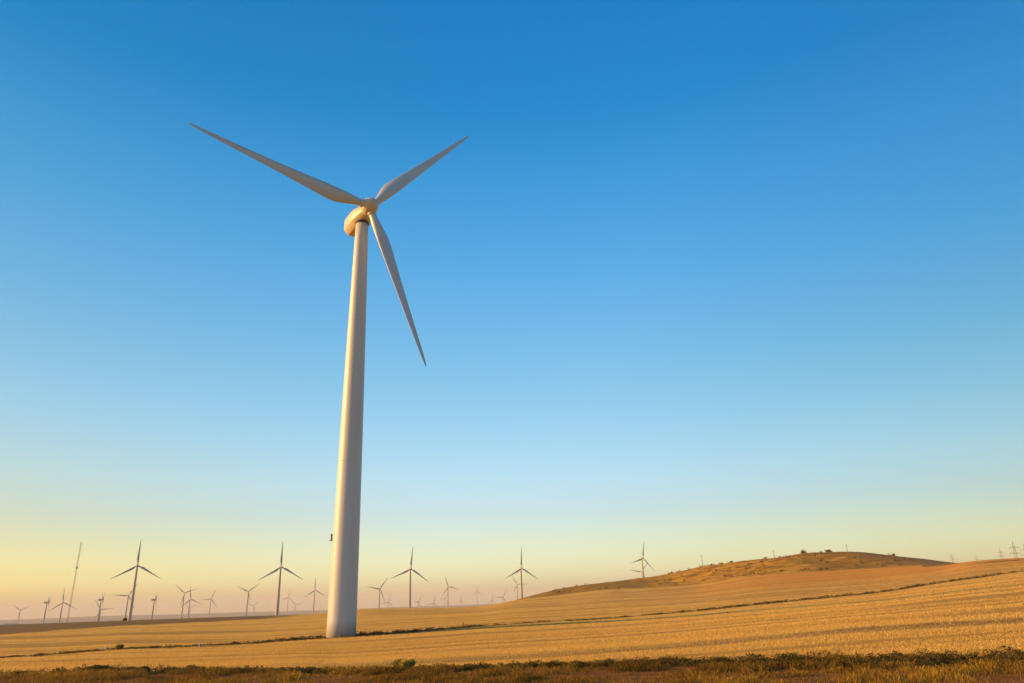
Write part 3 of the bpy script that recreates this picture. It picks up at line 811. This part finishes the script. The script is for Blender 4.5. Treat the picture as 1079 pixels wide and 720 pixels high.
pylon(30.28, 1800, 68.2, ((4.0, 4.4), (9.5, 4.8)), 'faint far power pylon at the right end of the hill', R(-33))

def pole(az_, d_, h, label, arm=True):
    x_, y_ = pol(az_, d_); z_ = gz(x_, y_) - .2
    root = empty('utility_pole', (x_, y_, z_), R(20)); tag(root, label, 'pole', 'poles on the hill')
    bm = bmesh.new(); bar(bm, (0, 0, 0), (0, 0, h), .15, 8, .10)
    link_mesh('pole_shaft', bm_mesh('pole_shaft', bm), M_WOOD, root)
    bm = bmesh.new(); bar(bm, (-.7, 0, h - .5), (.7, 0, h - .5), .06, 4)
    for s in (-.6, 0, .6): bar(bm, (s, 0, h - .45), (s, 0, h - .12), .05, 5)
    link_mesh('crossbar', bm_mesh('crossbar', bm), M_WOOD, root, False)
pole(13.9, 468, 7.6, 'tallest thin pole standing on the left half of the hill skyline')
pole(19.05, 462, 5.4, 'short thin pole on the hill skyline left of the dark green bush')
pole(23.99, 455, 6.0, 'faint pole behind the top of the hill')

# ------------------------------------------------------------------ marker posts, stake, far shed
def post(az_, d_, label, h=.52, white=True):
    x_, y_ = pol(az_, d_); z_ = gz(x_, y_)
    root = empty('marker_post' if white else 'wooden_stake', (x_, y_, z_ - .05))
    tag(root, label, 'post' if white else 'stake', 'white marker posts' if white else None)
    bm = bmesh.new(); r0 = .06 if white else .06
    rings = [ring(r0, 0, 12), ring(r0, h - .06, 12), ring(r0 * .75, h - .01, 12), ring(r0 * .3, h, 12)]
    link_mesh('shaft', bm_mesh('shaft', loft(rings)), M_POST if white else M_WOOD, root)
    bm = bmesh.new(); rr = r0 + .006
    for a_, b_ in ((h * .72, h * .82),):
        bm = loft([ring(r0 + .001, a_, 12), ring(rr, a_ + .005, 12), ring(rr, b_ - .005, 12), ring(r0 + .001, b_, 12)])
    link_mesh('band', bm_mesh('band', bm), M_STEEL if white else M_BARK, root)
post(-28.5, float(tcol(4, np.array(-28.5))) + -.4, 'white marker post left of the small round bush in the weed strip')
post(-22.8, float(tcol(4, np.array(-22.8))) + -3.0, 'white marker post alone in the field between the round bush and the main tower')
post(-9.95, float(tcol(4, np.array(-9.95))) + -.4, 'white marker post just right of the main tower foot')
post(-6.25, float(tcol(4, np.array(-6.25))) + -.4, 'white marker post second to the right of the main tower')
post(-4.3, float(tcol(4, np.array(-4.3))) + -.4, 'short brown stake in the weed strip right of the white posts', .8, False)
x_, y_ = pol(-33.93, 700); z_ = gz(x_, y_) - .2
sh = empty('shed', (x_, y_, z_), R(34)); tag(sh, 'long low white shed on the far left horizon', 'shed')
bm = bmesh.new(); box(bm, (-4.2, -1.5, 0), (4.2, 1.5, 2.5)); link_mesh('wall', bm_mesh('wall', bm), M_SHED, sh, False)
bm = bmesh.new(); pr = [(-1.7, 2.45), (0, 3.0), (1.7, 2.45), (1.7, 2.56), (0, 3.12), (-1.7, 2.56)]
bm = loft([[(xx, p[0], p[1]) for p in pr] for xx in (-4.35, 4.35)]); link_mesh('roof', bm_mesh('roof', bm), M_ROOF, sh, False)
bm = bmesh.new(); box(bm, (-.6, -1.54, 0), (.6, -1.503, 1.6)); link_mesh('door', bm_mesh('door', bm), M_STEEL, sh, False)

# ------------------------------------------------------------------ air
bm = bmesh.new(); box(bm, (-12600, -12600, -150), (12600, 12600, 118))
hm = bpy.data.materials.new('haze_air'); hm.use_nodes = True; nt = hm.node_tree
nt.nodes.remove(nt.nodes['Principled BSDF'])
pv = N(nt, 'ShaderNodeVolumePrincipled'); pv.inputs['Color'].default_value = (.80, .80, .74, 1)
pv.inputs['Density'].default_value = 1.25e-4; pv.inputs['Anisotropy'].default_value = .0
nt.links.new(pv.outputs[0], nt.nodes['Material Output'].inputs['Volume'])
hz = link_mesh('haze', bm_mesh('haze', bm), hm, None, False); hz['kind'] = 'stuff'

# ------------------------------------------------------------------ light
SUN_EL, SUN_AZ = 16.0, 268.0
W = bpy.data.worlds.new('World'); S.world = W; W.use_nodes = True
nt = W.node_tree; bg = nt.nodes['Background']
sky = N(nt, 'ShaderNodeTexSky', sky_type='NISHITA', sun_disc=False)
sky.sun_elevation = R(SUN_EL); sky.sun_rotation = R(SUN_AZ)
sky.air_density = 1.0; sky.dust_density = 1.6; sky.ozone_density = 2.2; sky.altitude = 200
# grade of the sky by height above the horizon and by the angle to the sun (clear, polarised evening sky)
gen = N(nt, 'ShaderNodeTexCoord').outputs['Generated']
sdv = (math.sin(R(SUN_AZ)) * math.cos(R(SUN_EL)), math.cos(R(SUN_AZ)) * math.cos(R(SUN_EL)), math.sin(R(SUN_EL)))
dt = N(nt, 'ShaderNodeVectorMath', operation='DOT_PRODUCT'); nt.links.new(gen, dt.inputs[0]); dt.inputs[1].default_value = sdv
def mth(op, a, b):
    n = N(nt, 'ShaderNodeMath', operation=op)
    for i, v in enumerate((a, b)):
        if hasattr(v, 'links'): nt.links.new(v, n.inputs[i])
        else: n.inputs[i].default_value = v
    return n.outputs[0]
sp = N(nt, 'ShaderNodeSeparateXYZ'); nt.links.new(gen, sp.inputs[0]); zz_ = sp.outputs['Z']
SKYM = 1.866
stops = [(0.0, (1.70, 1.40, .98)), (.03, (1.74, 1.64, 1.24)), (.073, (1.54, 1.43, 1.16)), (.11, (1.38, 1.34, 1.24)), (.16, (1.34, 1.45, 1.36)), (.22, (1.18, 1.48, 1.41)),
         (.29, (.97, 1.49, 1.46)), (.42, (.60, 1.48, 1.68)), (.53, (.28, 1.38, 1.72)), (.62, (.05, 1.17, 1.68)), (.72, (.012, 1.09, 1.70)), (.85, (.03, 1.1, 1.74)), (1.0, (.06, 1.12, 1.76))]
gr = ramp(nt, zz_, [(p_, tuple(v / SKYM for v in c_)) for p_, c_ in stops])
ph = mth('DIVIDE', 1.10, mth('POWER', mth('ADD', mth('MULTIPLY', dt.outputs['Value'], dt.outputs['Value']), 1.0), 1.45))
glow = ramp(nt, dt.outputs['Value'], [(.10, 0.0), (.75, 1.0)])
low = ramp(nt, zz_, [(.05, 1.0), (.24, 0.0)])
warm = mixc(nt, mth('MULTIPLY', glow, low), (1, 1, 1), (.98, .84, .50))
c1 = mixc(nt, 1.0, sky.outputs[0], gr, 'MULTIPLY')
c1 = mixc(nt, 1.0, c1, warm, 'MULTIPLY')
away = ramp(nt, mth('MULTIPLY', dt.outputs['Value'], -1.0), [(.08, 0.0), (.72, 1.0)])
c1 = mixc(nt, 1.0, c1, mixc(nt, away, (1, 1, 1), mixc(nt, ramp(nt, zz_, [(.06, 0.0), (.45, 1.0)]), (1.0, .98, .87), (.34, .78, .87))), 'MULTIPLY')
scn = N(nt, 'ShaderNodeVectorMath', operation='SCALE'); nt.links.new(c1, scn.inputs[0]); nt.links.new(ph, scn.inputs['Scale'])
nt.links.new(scn.outputs[0], bg.inputs['Color']); bg.inputs['Strength'].default_value = .15
L = bpy.data.lights.new('sun', 'SUN'); L.energy = 4.4; L.angle = R(.7); L.color = (1.0, .485, .15)
so = bpy.data.objects.new('sun', L); COL.objects.link(so)
sd = Vector((math.sin(R(SUN_AZ)) * math.cos(R(SUN_EL)), math.cos(R(SUN_AZ)) * math.cos(R(SUN_EL)), math.sin(R(SUN_EL))))
so.rotation_euler = (-sd).to_track_quat('-Z', 'Y').to_euler(); so.location = sd * 300

# ------------------------------------------------------------------ camera
cd = bpy.data.cameras.new('camera'); cam = bpy.data.objects.new('camera', cd); COL.objects.link(cam)
p = math.atan(272 / 745); rl = R(1.7)
fw = Vector((0, math.cos(p), math.sin(p))); up0 = Vector((0, -math.sin(p), math.cos(p))); r0 = Vector((1, 0, 0))
up = up0 * math.cos(rl) + r0 * math.sin(rl); rt = r0 * math.cos(rl) - up0 * math.sin(rl)
cam.matrix_world = Matrix(((rt.x, up.x, -fw.x, 0), (rt.y, up.y, -fw.y, 0), (rt.z, up.z, -fw.z, CAM_Z), (0, 0, 0, 1)))
cd.sensor_width = 36; cd.lens = 745 / 1079 * 36; cd.clip_start = .1; cd.clip_end = 40000
S.camera = cam
S.view_settings.view_transform = 'Standard'; S.view_settings.look = 'None'; S.view_settings.gamma = 1
S.view_settings.exposure = 1.12
S.render.engine = 'CYCLES'
S.cycles.max_bounces = 5; S.cycles.diffuse_bounces = 2; S.cycles.volume_bounces = 1; S.cycles.transparent_max_bounces = 4
S.cycles.use_denoising = True; S.cycles.sample_clamp_indirect = 6
S.render.film_transparent = False
